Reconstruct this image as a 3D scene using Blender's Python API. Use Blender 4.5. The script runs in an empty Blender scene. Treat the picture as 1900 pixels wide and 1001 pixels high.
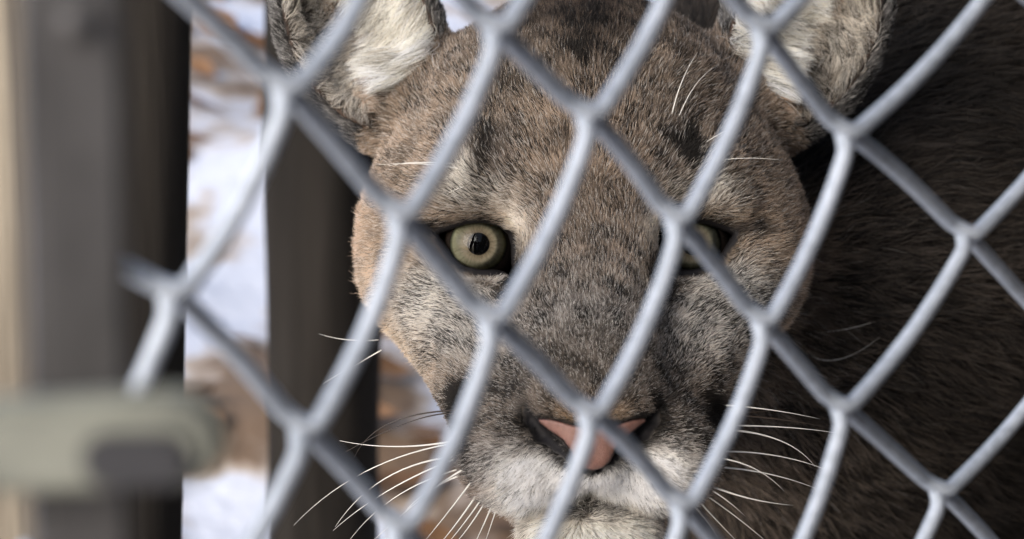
import bpy, math, random
import numpy as np

# ------------------------------------------------------------------ camera, sky, sun, exposure
SC = bpy.context.scene
FPX, PITCH, CAMH, D0 = 5500.0, math.radians(20), 1.10, 1220.0     # focal length in photo pixels, camera height, metres to the eyes (mm)
SUN_EL, SUN_AZ = 33.0, -142.0          # elevation; azimuth from +Y (away from the camera) towards +X
cam_d = bpy.data.cameras.new('camera'); cam = bpy.data.objects.new('camera', cam_d)
SC.collection.objects.link(cam); SC.camera = cam
cam.location = (0, 0, CAMH); cam.rotation_euler = (math.pi/2 - PITCH, 0, 0)
cam_d.sensor_width = 36; cam_d.lens = 36*FPX/1900
cam_d.clip_start = .01; cam_d.clip_end = 500
cam_d.dof.use_dof = True; cam_d.dof.focus_distance = 1.19; cam_d.dof.aperture_fstop = cam_d.lens/9.0
W = bpy.data.worlds.new('World'); SC.world = W; W.use_nodes = True
wn = W.node_tree.nodes; wl = W.node_tree.links
sky = wn.new('ShaderNodeTexSky'); sky.sky_type = 'NISHITA'; sky.sun_disc = False
sky.sun_elevation = math.radians(SUN_EL); sky.sun_rotation = math.radians(SUN_AZ)
sky.dust_density = 3.0; sky.ozone_density = 1.0
wl.new(sky.outputs[0], wn['Background'].inputs[0]); wn['Background'].inputs[1].default_value = .15
sun_d = bpy.data.lights.new('sun', 'SUN'); sun = bpy.data.objects.new('sun', sun_d); SC.collection.objects.link(sun)
sun_d.energy = 1.5; sun_d.angle = math.radians(48); sun_d.color = (1, .985, .97)
_el, _az = math.radians(SUN_EL), math.radians(SUN_AZ)
SUNV = np.array([math.sin(_az)*math.cos(_el), math.cos(_az)*math.cos(_el), math.sin(_el)])
from mathutils import Vector, Matrix
sun.rotation_euler = Vector(SUNV).to_track_quat('Z', 'Y').to_euler()
sun.location = (-2, -2, 3)
SC.view_settings.view_transform = 'Standard'; SC.view_settings.look = 'None'
SC.view_settings.exposure = 0.66; SC.view_settings.gamma = 1
SC.cycles.use_denoising = True
SC.cycles.max_bounces = 8; SC.cycles.transparent_max_bounces = 12
SC.cycles.sample_clamp_indirect = 4
SC.render.film_transparent = False

rng = np.random.default_rng(7); random.seed(7)
COL = SC.collection

# ------------------------------------------------------------------ frames
# "view frame" in mm: X right, Y depth beyond the cougar's eyes, Z up; origin between its eyes
X0, Z0 = (1088-950)/FPX*D0, (500.5-452)/FPX*D0
cP, sP = math.cos(PITCH), math.sin(PITCH)
UPV = np.array([0, -sP, cP])           # world up in the view frame
def to_world(p):
    p = np.asarray(p, float)
    x = (p[..., 0]+X0)*.001; d = (p[..., 1]+D0)*.001; u = (p[..., 2]+Z0)*.001
    return np.stack([x, d*cP+u*sP, CAMH-d*sP+u*cP], -1)
def dir_world(v):
    v = np.asarray(v, float)
    return np.stack([v[..., 0], v[..., 1]*cP+v[..., 2]*sP, -v[..., 1]*sP+v[..., 2]*cP], -1)
def from_world(w):
    w = np.asarray(w, float); z = w[..., 2]-CAMH; y = w[..., 1]
    return np.stack([w[..., 0]*1000-X0, (y*cP-z*sP)*1000-D0, (y*sP+z*cP)*1000-Z0], -1)
def M(px, py, Y):                      # photo pixel at a known depth -> view frame
    d = D0+Y
    return np.array([(px-950)/FPX*d-X0, Y, (500.5-py)/FPX*d-Z0])
def S(dx, py, Y):                      # mirrored helper: dx = pixels away from the face's midline
    return M(1088+dx, py, Y)

# ------------------------------------------------------------------ material helpers
def mat(name, color=(.5, .5, .5), rough=.6, metal=0, spec=.5):
    m = bpy.data.materials.new(name); m.use_nodes = True
    b = m.node_tree.nodes['Principled BSDF']
    b.inputs['Base Color'].default_value = (*color, 1); b.inputs['Roughness'].default_value = rough
    b.inputs['Metallic'].default_value = metal; b.inputs['Specular IOR Level'].default_value = spec
    return m, m.node_tree.nodes, m.node_tree.links, b
def noise(n, l, scale, detail=4, rough=.55, vec=None, dist=0):
    t = n.new('ShaderNodeTexNoise'); t.inputs['Scale'].default_value = scale
    t.inputs['Detail'].default_value = detail; t.inputs['Roughness'].default_value = rough
    t.inputs['Distortion'].default_value = dist
    if vec is not None: l.new(vec, t.inputs['Vector'])
    return t
def ramp(n, l, src, stops):
    r = n.new('ShaderNodeValToRGB'); e = r.color_ramp.elements
    while len(e) < len(stops): e.new(.5)
    for k, (p, c) in enumerate(stops): e[k].position = p; e[k].color = (*c, 1)
    l.new(src, r.inputs[0]); return r
def coord(n, l, scale=(1, 1, 1), kind='Object'):
    t = n.new('ShaderNodeTexCoord'); m = n.new('ShaderNodeMapping'); m.inputs['Scale'].default_value = scale
    l.new(t.outputs[kind], m.inputs[0]); return m.outputs[0]
def bump(n, l, b, src, strength=.3, dist=.01):
    k = n.new('ShaderNodeBump'); k.inputs['Strength'].default_value = strength; k.inputs['Distance'].default_value = dist
    l.new(src, k.inputs['Height']); l.new(k.outputs[0], b.inputs['Normal'])

def wood_mat(name, dark, light, sc=1.0):
    m, n, l, b = mat(name, rough=.85, spec=.25)
    v = coord(n, l, (28*sc, 28*sc, 2.2*sc)); a = noise(n, l, 1.0, 8, .62, v, .6)
    v2 = coord(n, l, (5, 5, 3)); c = noise(n, l, 1, 4, .5, v2)
    mx = n.new('ShaderNodeMath'); mx.operation = 'MULTIPLY_ADD'; mx.inputs[1].default_value = .6
    l.new(c.outputs[0], mx.inputs[0]); l.new(a.outputs[0], mx.inputs[2])
    r = ramp(n, l, mx.outputs[0], [(.45, dark), (.8, tuple((x+y)/2 for x, y in zip(dark, light))), (1.05 if 0 else .98, light)])
    l.new(r.outputs[0], b.inputs['Base Color']); bump(n, l, b, a.outputs[0], .6, .004)
    return m

# ------------------------------------------------------------------ mesh helpers
def link(name, me, material=None, parent=None, loc=None):
    o = bpy.data.objects.new(name, me); COL.objects.link(o)
    if material: me.materials.append(material)
    if parent: o.parent = parent
    if loc is not None: o.location = loc
    return o
def pymesh(name, v, f, smooth=True):
    me = bpy.data.meshes.new(name); me.from_pydata([tuple(x) for x in v], [], [tuple(x) for x in f])
    if smooth: me.polygons.foreach_set('use_smooth', [True]*len(me.polygons))
    me.update(); return me
def npmesh(name, v, q):
    me = bpy.data.meshes.new(name); v = np.ascontiguousarray(v, np.float32); q = np.ascontiguousarray(q, np.int32)
    k = q.shape[1]
    me.vertices.add(len(v)); me.vertices.foreach_set('co', v.ravel())
    me.loops.add(q.size); me.loops.foreach_set('vertex_index', q.ravel())
    me.polygons.add(len(q)); me.polygons.foreach_set('loop_start', np.arange(0, q.size, k, dtype=np.int32))
    me.polygons.foreach_set('use_smooth', np.ones(len(q), bool))
    me.update(calc_edges=True); me.validate(); return me
def tube(path, rad, nseg=8, caps=True):
    path = np.asarray(path, float); n = len(path); rad = np.broadcast_to(np.asarray(rad, float), (n,))
    t = np.gradient(path, axis=0); t /= np.linalg.norm(t, axis=1, keepdims=True)+1e-12
    ref = np.array([0, 0, 1.]) if abs(t[0, 2]) < .9 else np.array([1., 0, 0])
    a = np.cross(t[0], ref); a /= np.linalg.norm(a); V = []
    for k in range(n):
        a = a-t[k]*(a@t[k]); a /= np.linalg.norm(a); b = np.cross(t[k], a)
        for s in range(nseg):
            w = 2*math.pi*s/nseg; V.append(path[k]+rad[k]*(math.cos(w)*a+math.sin(w)*b))
    F = [(k*nseg+s, k*nseg+(s+1) % nseg, (k+1)*nseg+(s+1) % nseg, (k+1)*nseg+s) for k in range(n-1) for s in range(nseg)]
    if caps: F += [tuple(range(nseg-1, -1, -1)), tuple((n-1)*nseg+s for s in range(nseg))]
    return V, F
def tagit(o, label=None, cat=None, group=None, kind=None):
    if label: o['label'] = label
    if cat: o['category'] = cat
    if group: o['group'] = group
    if kind: o['kind'] = kind
    return o
def empty(name, loc):
    o = bpy.data.objects.new(name, None); COL.objects.link(o); o.location = loc; o.empty_display_size = .1; return o

# ------------------------------------------------------------------ ground: snow with leaf litter
def sines(p, freq, seed, k=9):
    r = np.random.default_rng(seed); out = 0
    for _ in range(k):
        d = r.normal(size=p.shape[-1]); d *= freq*r.uniform(.5, 1.6)/np.linalg.norm(d)
        out = out+np.sin(p@d+r.uniform(0, 6.28))
    return out/math.sqrt(k/2)
def ground_z(x, y):
    p = np.stack([x, y], -1)
    return .018*sines(p, 5, 11)+.010*sines(p, 14, 12)+.03*sines(p, 1.2, 13)-.02
ax = np.concatenate([-np.geomspace(60, 3.2, 22), np.linspace(-3, 3, 121), np.geomspace(3.2, 60, 22)])
ay = np.concatenate([-np.geomspace(60, 1.2, 22), np.linspace(-1, 8, 181), np.geomspace(8.3, 90, 22)])
gx, gy = np.meshgrid(ax, ay, indexing='ij'); gz = ground_z(gx, gy)
ni, nj = gx.shape; idx = np.arange(ni*nj).reshape(ni, nj)
gq = np.stack([idx[:-1, :-1], idx[1:, :-1], idx[1:, 1:], idx[:-1, 1:]], -1).reshape(-1, 4)
m_snow, n, l, b = mat('snow', rough=.7, spec=.3)
v = coord(n, l); a = noise(n, l, 2.6, 5, .6, v); c = noise(n, l, 9, 5, .6, v)
mm = n.new('ShaderNodeMath'); mm.operation = 'MULTIPLY_ADD'; mm.inputs[1].default_value = .45
l.new(c.outputs[0], mm.inputs[0]); l.new(a.outputs[0], mm.inputs[2])
r = ramp(n, l, mm.outputs[0], [(0, (.64, .68, .78)), (.69, (.60, .64, .74)), (.76, (.40, .34, .29)), (.82, (.17, .115, .075))])
soil = ramp(n, l, c.outputs[0], [(.3, (.05, .038, .028)), (.7, (.12, .09, .065))])  # bare soil added on the unseen right side to cut bounce light
sep = n.new('ShaderNodeSeparateXYZ'); l.new(v, sep.inputs[0])
wob = n.new('ShaderNodeMath'); wob.operation = 'MULTIPLY_ADD'; wob.inputs[1].default_value = -.6; l.new(a.outputs[0], wob.inputs[0]); l.new(sep.outputs[0], wob.inputs[2])
edge = n.new('ShaderNodeMapRange'); edge.inputs['From Min'].default_value = .12; edge.inputs['From Max'].default_value = 0.0; l.new(wob.outputs[0], edge.inputs['Value'])
gm = n.new('ShaderNodeMix'); gm.data_type = 'RGBA'; l.new(edge.outputs[0], gm.inputs['Factor']); l.new(soil.outputs[0], gm.inputs['A']); l.new(r.outputs[0], gm.inputs['B'])
l.new(gm.outputs['Result'], b.inputs['Base Color']); bump(n, l, b, c.outputs[0], .5, .03)
g = link('snowy_ground', npmesh('snowy_ground', np.stack([gx, gy, gz], -1).reshape(-1, 3), gq), m_snow)
tagit(g, 'patchy snow over brown leaf litter, with unseen bare soil added on the right', None, None, 'structure')

def leaf_field():
    V = []; F = []; C = []
    r = np.random.default_rng(3)
    pts = np.stack([r.uniform(-1.6, 1.6, 2600), r.uniform(1.9, 6.5, 2600)], -1)
    keep = sines(pts, 3.2, 21) > -.1; pts = pts[keep]
    base = np.array([[0, -.5, 0], [-.2, -.2, .03], [-.27, .1, .06], [0, .55, .05], [.27, .1, .06], [.2, -.2, .03], [0, 0, .0]])
    tri = [(0, 6, 1), (1, 6, 2), (2, 6, 3), (3, 6, 4), (4, 6, 5), (5, 6, 0)]
    z = ground_z(pts[:, 0], pts[:, 1])
    for k, (x, y) in enumerate(pts):
        s = r.uniform(.04, .095); th = r.uniform(0, 6.28); R = Matrix.Rotation(th, 3, 'Z') @ Matrix.Rotation(r.normal(0, .35), 3, 'X') @ Matrix.Rotation(r.normal(0, .35), 3, 'Y')
        o = len(V); q = base*s*np.array([1, 1, r.uniform(.5, 2)])
        V += [tuple(np.array(R @ Vector(w))+(x, y, z[k]+.012)) for w in q]
        F += [tuple(o+i for i in t) for t in tri]
    return V, F
m_leaf, n, l, b = mat('dead_leaf', rough=.8, spec=.2)
v = coord(n, l); a = noise(n, l, 14, 3, .6, v)
r = ramp(n, l, a.outputs[0], [(.3, (.10, .055, .03)), (.5, (.22, .125, .07)), (.7, (.33, .20, .12))])
l.new(r.outputs[0], b.inputs['Base Color'])
V, F = leaf_field()
o = link('fallen_leaves', pymesh('fallen_leaves', V, F, False), m_leaf)
tagit(o, 'brown dead leaves scattered over the snow', 'leaves', None, 'stuff')

# ------------------------------------------------------------------ posts, strap and latch at the left
def ray_point(px, py, depth):          # photo pixel at a depth in metres -> world
    return to_world(M(px, py, depth*1000-D0))
def log_post(name, px_top, px_bot, depth, radius, label, m, seed, ztop=1.9, tint=1):
    a = ray_point(px_top, 0, depth); bq = ray_point(px_bot, 1001, depth)
    # the post keeps its distance at mid height and runs straight to the ground
    mid = (a+bq)/2; lean = (a[0]-bq[0])/max(a[2]-bq[2], .05)
    foot = np.array([mid[0]-lean*mid[2], mid[1], -.12]); top = np.array([mid[0]+lean*(ztop-mid[2]), mid[1], ztop])
    root = empty(name, (foot[0], foot[1], 0)); r = np.random.default_rng(seed)
    nz, na = 60, 40; V = []
    for i in range(nz):
        t = i/(nz-1); c = foot+(top-foot)*t
        for j in range(na):
            w = 2*math.pi*j/na
            p = np.array([math.cos(w)*2, math.sin(w)*2, t*9])
            rr = radius*(1-.08*t)*(1+.035*float(sines(p, 2.2, seed))+.015*float(sines(p, 7, seed+1)))
            V.append((c[0]+rr*math.cos(w)-foot[0], c[1]+rr*math.sin(w)-foot[1], c[2]))
    F = [(i*na+j, i*na+(j+1) % na, (i+1)*na+(j+1) % na, (i+1)*na+j) for i in range(nz-1) for j in range(na)]
    link('bole' if name == 'tree_trunk' else 'shaft', pymesh('shaft', V, F), m, root)
    top_c = pymesh('end_grain', [V[(nz-1)*na+j] for j in range(na)]+[tuple(np.array(top-[foot[0], foot[1], 0])+[0, 0, .006])], [(j, (j+1) % na, na) for j in range(na)])
    link('end_grain', top_c, m, root)
    tagit(root, label, 'tree' if name == 'tree_trunk' else 'post'); return root
m_post_dark = wood_mat('weathered_dark_wood', (.009, .0075, .006), (.042, .036, .030))
m_post_tan = wood_mat('weathered_tan_log', (.10, .083, .062), (.48, .42, .33))
log_post('wooden_post', 238, 178, .98, .0205, 'dark weathered fence post right behind the upright steel gate bar', m_post_dark, 31)
log_post('tree_trunk', 25, 15, 1.75, .066, 'pale tan bark tree trunk beyond the gate bar', m_post_tan, 35, 3.2)
log_post('wooden_post', 615, 585, 2.15, .043, 'slim dark wooden post rising from the snow behind the cougar cheek', m_post_dark, 32, 1.7)

m_strap, n, l, b = mat('dull_grey_steel', rough=.55, metal=.0, spec=.4)
v = coord(n, l, (1, 1, .4)); a = noise(n, l, 60, 5, .6, v)
r = ramp(n, l, a.outputs[0], [(.3, (.06, .058, .059)), (.6, (.11, .107, .109)), (.8, (.17, .165, .168))])
l.new(r.outputs[0], b.inputs['Base Color'])
def extrude_outline(pts2, origin, ux, uy, un, thick, holes=None, bev=.0012):
    import bmesh
    bm = bmesh.new(); vs = [bm.verts.new(tuple(origin+ux*p[0]+uy*p[1])) for p in pts2]
    f = bm.faces.new(vs)
    res = bmesh.ops.extrude_face_region(bm, geom=[f])
    bmesh.ops.translate(bm, vec=tuple(un*thick), verts=[x for x in res['geom'] if isinstance(x, bmesh.types.BMVert)])
    bmesh.ops.recalc_face_normals(bm, faces=bm.faces)
    bmesh.ops.bevel(bm, geom=[e for e in bm.edges if e.calc_face_angle(0) > .8], offset=bev, segments=2, affect='EDGES')
    return bm
def bm_obj(name, bm, m, parent=None):
    me = bpy.data.meshes.new(name); bm.to_mesh(me); bm.free(); return link(name, me, m, parent)

# ------------------------------------------------------------------ chain-link fence (its plane found from the knots: 50 degrees oblique, 56 mm mesh)
TH = math.radians(50)
FH = np.array([math.cos(TH), math.sin(TH)*cP, math.sin(TH)*sP]); FN = np.cross(FH, UPV)
if FN[1] > 0: FN = -FN                 # towards the camera
FO = np.array([0, 740.0, 0])           # camera-centred mm
def on_fence(px, py):
    r = np.array([(px-950)/FPX, 1, (500.5-py)/FPX]); return r*((FO@FN)/(r@FN))-FO
KN = {(0,0):(1092,200),(1,0):(910,580),(0,1):(1255,395),(1,1):(1095,755),(0,2):(1415,585),(1,2):(1265,925),(0,3):(1560,745),
      (0,4):(1745,900),(-1,1):(1415,40),(-1,2):(1570,235),(0,-1):(920,40),(1,-1):(740,385),(2,-1):(565,785),(2,0):(740,965),
      (1,-2):(530,150),(2,-2):(320,530),(-1,3):(1795,425),(-1,0):(1268,-130),(1,3):(1420,1110),(-2,2):(1850,-55),(0,-2):(715,-165),
      (-1,4):(1985,625),(-2,3):(2050,115),(2,1):(915,1140),(2,-3):(125,445)}
obs = {k: np.array([on_fence(*p)@FH, on_fence(*p)@UPV]) for k, p in KN.items()}
_A = np.array([[1, i, j] for (i, j) in obs], float); FIT = np.linalg.lstsq(_A, np.array(list(obs.values())), rcond=None)[0]
def knot(i, j):
    base = np.array([1, i, j])@FIT
    if (i, j) in obs: return obs[(i, j)]
    # spread the local sag of the nearest measured knots
    w = 0; d = np.zeros(2)
    for (a_, b_), q in obs.items():
        k = math.exp(-((a_-i)**2+(b_-j)**2)/1.5); d += k*(q-np.array([1, a_, b_])@FIT); w += k
    return base+d/(w+.15)
def fence_to_world(uv, off):
    p = FO+uv[0]*FH+uv[1]*UPV+off*FN
    return to_world(p-np.array([X0, D0, Z0]))
m_wire, n, l, b = mat('galvanised_wire', (.62, .65, .69), .55, .15, .5)
v = coord(n, l); a = noise(n, l, 220, 4, .65, v); c = noise(n, l, 30, 3, .5, v)
mm = n.new('ShaderNodeMath'); mm.operation = 'MULTIPLY_ADD'; mm.inputs[1].default_value = .6
l.new(c.outputs[0], mm.inputs[0]); l.new(a.outputs[0], mm.inputs[2])
r = ramp(n, l, mm.outputs[0], [(.5, (.30, .335, .385)), (.8, (.46, .51, .585)), (1, (.55, .605, .69))])
l.new(r.outputs[0], b.inputs['Base Color']); bump(n, l, b, a.outputs[0], .25, .0006)
WR = 2.45
fence_foot = fence_to_world(np.array([1, -1, 1])@FIT, 0); fence_foot = np.array([fence_foot[0], fence_foot[1], 0])
fence = empty('chain_link_fence', fence_foot)
tagit(fence, 'galvanised chain-link mesh of diamond wires in front of the cougar', 'fence')
def wire_path(nn, m0, m1):
    # tops have i+j = nn-1, bottoms i+j = nn ; i falls as the wire runs right
    seq = []
    for i in range(m1, m0-1, -1):
        seq.append((i, nn-1-i, 1)); seq.append((i, nn-i, -1))
    if knot(seq[0][0], seq[0][1])[0] < -172: seq = seq[1:]
    P = []
    r = np.random.default_rng(nn+50)
    for s in range(len(seq)-1):
        (i, j, k), (i2, j2, k2) = seq[s], seq[s+1]
        a_ = knot(i, j)+np.array([0, WR*(.05 if k > 0 else -.75)]); b_ = knot(i2, j2)+np.array([0, WR*(.05 if k2 > 0 else -.75)])
        front = 1 if k == -1 else -1            # the strand that climbs to the right lies towards the camera
        L = np.linalg.norm(b_-a_); N = max(8, int(L/1.2))
        side = np.array([(b_-a_)[1], -(b_-a_)[0]])/L
        bow = (3.4 if front > 0 else -.8)+r.normal(0, .5)
        for t in np.arange(N)/N:
            e = min(t, 1-t)*L; z = min(1, e/6.0); z = z*z*(3-2*z)
            uv = a_+(b_-a_)*t+side*bow*math.sin(math.pi*t)
            kk = k if t < .5 else k2; P.append((*uv, front*WR*1.1*z-kk*WR*1.05*(1-z)))
    P = np.array(P); K_ = 4
    pad = np.vstack([P[:1]]*K_+[P]+[P[-1:]]*K_); ker = np.hanning(2*K_+3)[1:-1]; ker /= ker.sum()
    return np.stack([np.convolve(pad[:, c_], ker, 'valid') for c_ in range(3)], 1)
# the mesh runs from the gate side at the left far past the frame, down to the ground
for nn in range(-8, 13):
    # choose i so that the wire covers the horizontal span wanted
    lo, hi = None, None
    cand = [i for i in range(-30, 30) if (-138 if nn < 0 else -168) < knot(i, nn-i)[0] < 950]
    P = wire_path(nn, min(cand), max(cand))
    wp = np.array([fence_to_world(p[:2], p[2]) for p in P])
    if wp[:, 2].max() < .03: continue
    V, F = tube(wp-fence_foot, WR*.001, 9)
    link('wire', pymesh('wire', V, F), m_wire, fence)

# unseen helpers: shelter added to shade the flank, shed added to darken eye reflections
m_board = wood_mat('shade_shelter_boards', (.03, .023, .017), (.16, .12, .085), .6)
def plank_box(parent, name, c, dx, dy, dz, rot=None):
    V = [(sx*dx/2, sy*dy/2, sz*dz/2) for sx in (-1, 1) for sy in (-1, 1) for sz in (-1, 1)]
    F = [(0, 1, 3, 2), (4, 6, 7, 5), (0, 4, 5, 1), (2, 3, 7, 6), (0, 2, 6, 4), (1, 5, 7, 3)]
    o = link(name, pymesh(name, V, F, False), m_post_dark if parent.name == 'added_dark_shed' else m_board, parent, c)
    if rot: o.rotation_euler = rot
    return o
sh = empty('added_shade_shelter', (1.24, 2.2, 0))
tagit(sh, 'unseen shelter of dark boards added to shade the cougar flank', 'shelter')
for k in range(11): plank_box(sh, 'roof_board', (-.95+.19*k, -.75, 1.40-.012*k), .182, 4.8, .03)
for k in range(9): plank_box(sh, 'wall_board', (1.15, -.75, .08+.145*k), .03, 4.6, .138)
for x_, y_ in ((-.9, 1.5), (1.1, -3.0), (1.1, 1.5)): plank_box(sh, 'corner_post', (x_, y_, .66), .09, .09, 1.32)
kd = empty('added_dark_shed', (.2, -3.5, 0)); tagit(kd, 'unseen dark board shed added behind the viewer to darken eye reflections', 'shed')
for k in range(18): plank_box(kd, 'wall_board', (-1.5+.3*k, 0, 1.5), .302, .04, 3.0)
for s_ in (-1, 1): plank_box(kd, 'roof_slope', (1.05, -.9+s_*.95, 3.22), 6.0, 2.25, .06, (s_*-.32, 0, 0))

# flat strap (gate stile) and latch bar close to the camera, left of the mesh
strap_d = .47
a_ = ray_point(165, 0, strap_d); b_ = ray_point(135, 1001, strap_d); mid = (a_+b_)/2
wdt = 185/FPX*strap_d; lean = (a_[0]-b_[0])/(a_[2]-b_[2])
st = empty('metal_gate_stile', (mid[0]-lean*mid[2], mid[1], 0))
hgt = 1.75; out = []
bm = extrude_outline([(-wdt/2, 0), (wdt/2, 0), (wdt/2, hgt), (-wdt/2, hgt)], np.array([0, 0, 0.]), np.array([.97, .243, 0]), np.array([lean, 0, 1.]), np.array([-.243, .97, 0]), .012, bev=.002)
bm_obj('flat_bar', bm, m_strap, st)
for zz in (.35, .78, .98, 1.3):
    V, F = tube([(lean*zz, -.003, zz), (lean*zz, .0, zz), (lean*zz, .004, zz)], [.002, .0028, .003], 10)
    link('rivet', pymesh('rivet', V, F), m_strap, st)
tagit(st, 'upright flat grey steel bar of the gate beside the log post', 'gate bar')
m_latch, n, l, b = mat('pale_green_grey_paint', rough=.6, spec=.4)
v = coord(n, l); a = noise(n, l, 45, 5, .6, v)
r = ramp(n, l, a.outputs[0], [(.28, (.10, .105, .092)), (.5, (.19, .196, .168)), (.75, (.24, .247, .21))])
l.new(r.outputs[0], b.inputs['Base Color'])
e0 = ray_point(398, 826, .455); e1 = ray_point(-300, 858, .475)
dv = e1-e0; Lb = np.linalg.norm(dv); ux = dv/Lb; uy = np.array([0, 0, 1.]); uy = uy-ux*(uy@ux); uy /= np.linalg.norm(uy); un = np.cross(ux, uy)
if un[1] < 0: un = -un
hw = .0074
prof = [(Lb, -hw), (Lb, hw)]+[(hw-hw*math.sin(w), hw*math.cos(w)) for w in np.linspace(0, math.pi, 15)]
lt = empty('latch_bar', e0)
bm = extrude_outline(prof, np.zeros(3), ux, uy, un, .009, bev=.002)
bm_obj('bar', bm, m_latch, lt)
V, F = tube([ux*.014-un*.0005+uy*-.001, ux*.015-un*.0005-uy*.001], .001, 6)
slot = [(.0085+.0045*math.cos(w)+(0.009 if math.cos(w) > 0 else 0), -.0015+.0045*math.sin(w)) for w in np.linspace(0, 2*math.pi, 21)[:-1]]
m_dark, n, l, b = mat('dark_worn_steel', (.028, .028, .032), .5)
bm = extrude_outline(slot, -un*.0022, ux, uy, un, .002, bev=.0005)
bm_obj('keeper_plate', bm, m_dark, lt)
tagit(lt, 'pale green-grey latch bar with a rounded end crossing the steel gate bar', 'latch')

# ------------------------------------------------------------------ the cougar: one distance field, meshed
def ell(p, c, r, R=None):
    q = p-np.asarray(c, np.float32)
    if R is not None: q = q@np.asarray(R, np.float32)
    r = np.asarray(r, np.float32); q = q/r
    k0 = np.sqrt((q*q).sum(-1))+1e-6; q = q/r; k1 = np.sqrt((q*q).sum(-1))+1e-6
    return k0*(k0-1)/k1
def cone(p, a, b, r1, r2):
    a = np.asarray(a, np.float32); b = np.asarray(b, np.float32); ab = b-a
    t = np.clip(((p-a)@ab)/(ab@ab), 0, 1); d = p-a-t[..., None]*ab
    return np.sqrt((d*d).sum(-1))-(r1+(r2-r1)*t)
def smin(a, b, k):
    h = np.maximum(k-np.abs(a-b), 0)/k; return np.minimum(a, b)-h*h*k*.25
def smax(a, b, k): return -smin(-a, -b, k)
def poly2(u, w, P):                    # signed distance to a polygon
    P = np.asarray(P, np.float32); d = np.full(u.shape, 1e9, np.float32); s = np.ones(u.shape, np.float32)
    for i in range(len(P)):
        a = P[i]; b = P[i-1]; e = b-a; wx = u-a[0]; wy = w-a[1]
        t = np.clip((wx*e[0]+wy*e[1])/(e@e), 0, 1); bx = wx-e[0]*t; by = wy-e[1]*t
        d = np.minimum(d, bx*bx+by*by)
        c1 = w >= a[1]; c2 = w < b[1]; c3 = e[0]*wy > e[1]*wx
        flip = (c1 & c2 & c3) | (~c1 & ~c2 & ~c3); s = np.where(flip, -s, s)
    return s*np.sqrt(d)
def rotm(ax, ay, az):
    return np.array(Matrix.Rotation(math.radians(az), 3, 'Z') @ Matrix.Rotation(math.radians(ay), 3, 'Y') @ Matrix.Rotation(math.radians(ax), 3, 'X'))

EYE = np.array([44.5, 15.0, -.8]); EYER = 15.5
EARC = np.array([97, 84, 94]); EAR_R = rotm(0, 24, 0)
# almond opening in the eye plane: u outwards, w up
EYE_POLY = [(-12.2, 4.6), (-8, 8.0), (-2, 9.2), (5, 8.7), (10.5, 6.8), (16.5, 4.6), (13.2, -.3), (10.3, -5), (5.5, -8.4), (-.5, -9.9), (-6.5, -9.9), (-11, -10.8), (-14.6, -14.0), (-15.2, -13.2), (-13.6, -8), (-13.4, 0)]
NOSE_POLY = [(0, -70.5), (8, -69.6), (15, -67.6), (20.5, -67.4), (21.2, -69), (16, -72.8), (11.5, -76), (9, -79.5), (7, -84), (4, -86.5), (0, -87.5)]
NOSE_POLY = NOSE_POLY+[(-x, z) for x, z in NOSE_POLY[-2:0:-1]]

def head_base(q):                      # q has |x|
    d = ell(q, (0, 88, 42), (76, 84, 66))
    d = smin(d, ell(q, (0, 42, 30), (64, 42, 58)), 30)
    d = smin(d, ell(q, (36, 14, 27), (27, 18, 17)), 22)                    # brow
    d = smin(d, cone(q, (0, 14, 22), (0, -58, -46), 31, 27.5), 22)         # bridge of the nose
    d = smin(d, ell(q, (0, -70, -62), (26, 26, 17)), 14)
    d = smin(d, cone(q, (55, 30, -10), (31, -30, -60), 31, 26), 15)        # cheek bone running into the muzzle
    d = smin(d, ell(q, (58, 66, 4), (36, 46, 44)), 26)                    # cheek
    d = smin(d, ell(q, (33, 52, -44), (30, 42, 27)), 26)                   # jaw
    d = smin(d, ell(q, (0, -34, -72), (40, 46, 32)), 18)
    d = smin(d, ell(q, (24.5, -56, -82), (26.5, 29, 21)), 8)               # whisker pads
    d = smin(d, ell(q, (0, -78, -80), (16, 18, 13)), 8)
    d = smin(d, ell(q, (0, -44, -116), (25, 29, 17)), 4)                   # chin
    d = smin(d, ell(q, (0, 20, -100), (36, 60, 24)), 16)                   # throat
    return d
def eye_uw(q):
    return q[..., 0]-EYE[0], q[..., 2]-EYE[2]
def ear_sdf(q):
    o = ell(q, EARC, (35, 26, 52), EAR_R)
    i = ell(q, EARC+np.array([0, -19, 1]), (30, 31, 47), EAR_R)
    e = smax(o, -i, 3)
    return smin(e, ell(q, (70, 84, 62), (26, 26, 22)), 18)
def head_sdf(p):
    q = np.stack([np.abs(p[..., 0]), p[..., 1], p[..., 2]], -1)
    d = head_base(q)
    d = smin(d, ear_sdf(q), 10)
    # eye: shallow socket, lids, opening
    d = smax(d, -ell(q, (EYE[0]-1, -7, EYE[2]-1), (21, 15, 15)), 9)
    d = smin(d, ell(q, EYE, (EYER+2.2,)*3), 5)
    d = smin(d, ell(q, (46, 5.5, 14.5), (21, 9, 5.2), rotm(0, -8, 0)), 6)          # heavy upper lid fold
    u, w = eye_uw(q); hole = np.maximum(poly2(u, w, EYE_POLY), q[..., 1]-(EYE[1]+6))
    d = smax(d, -hole, 2.2)
    return d
BODY_A = np.array([140, 305, -10.])
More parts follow.
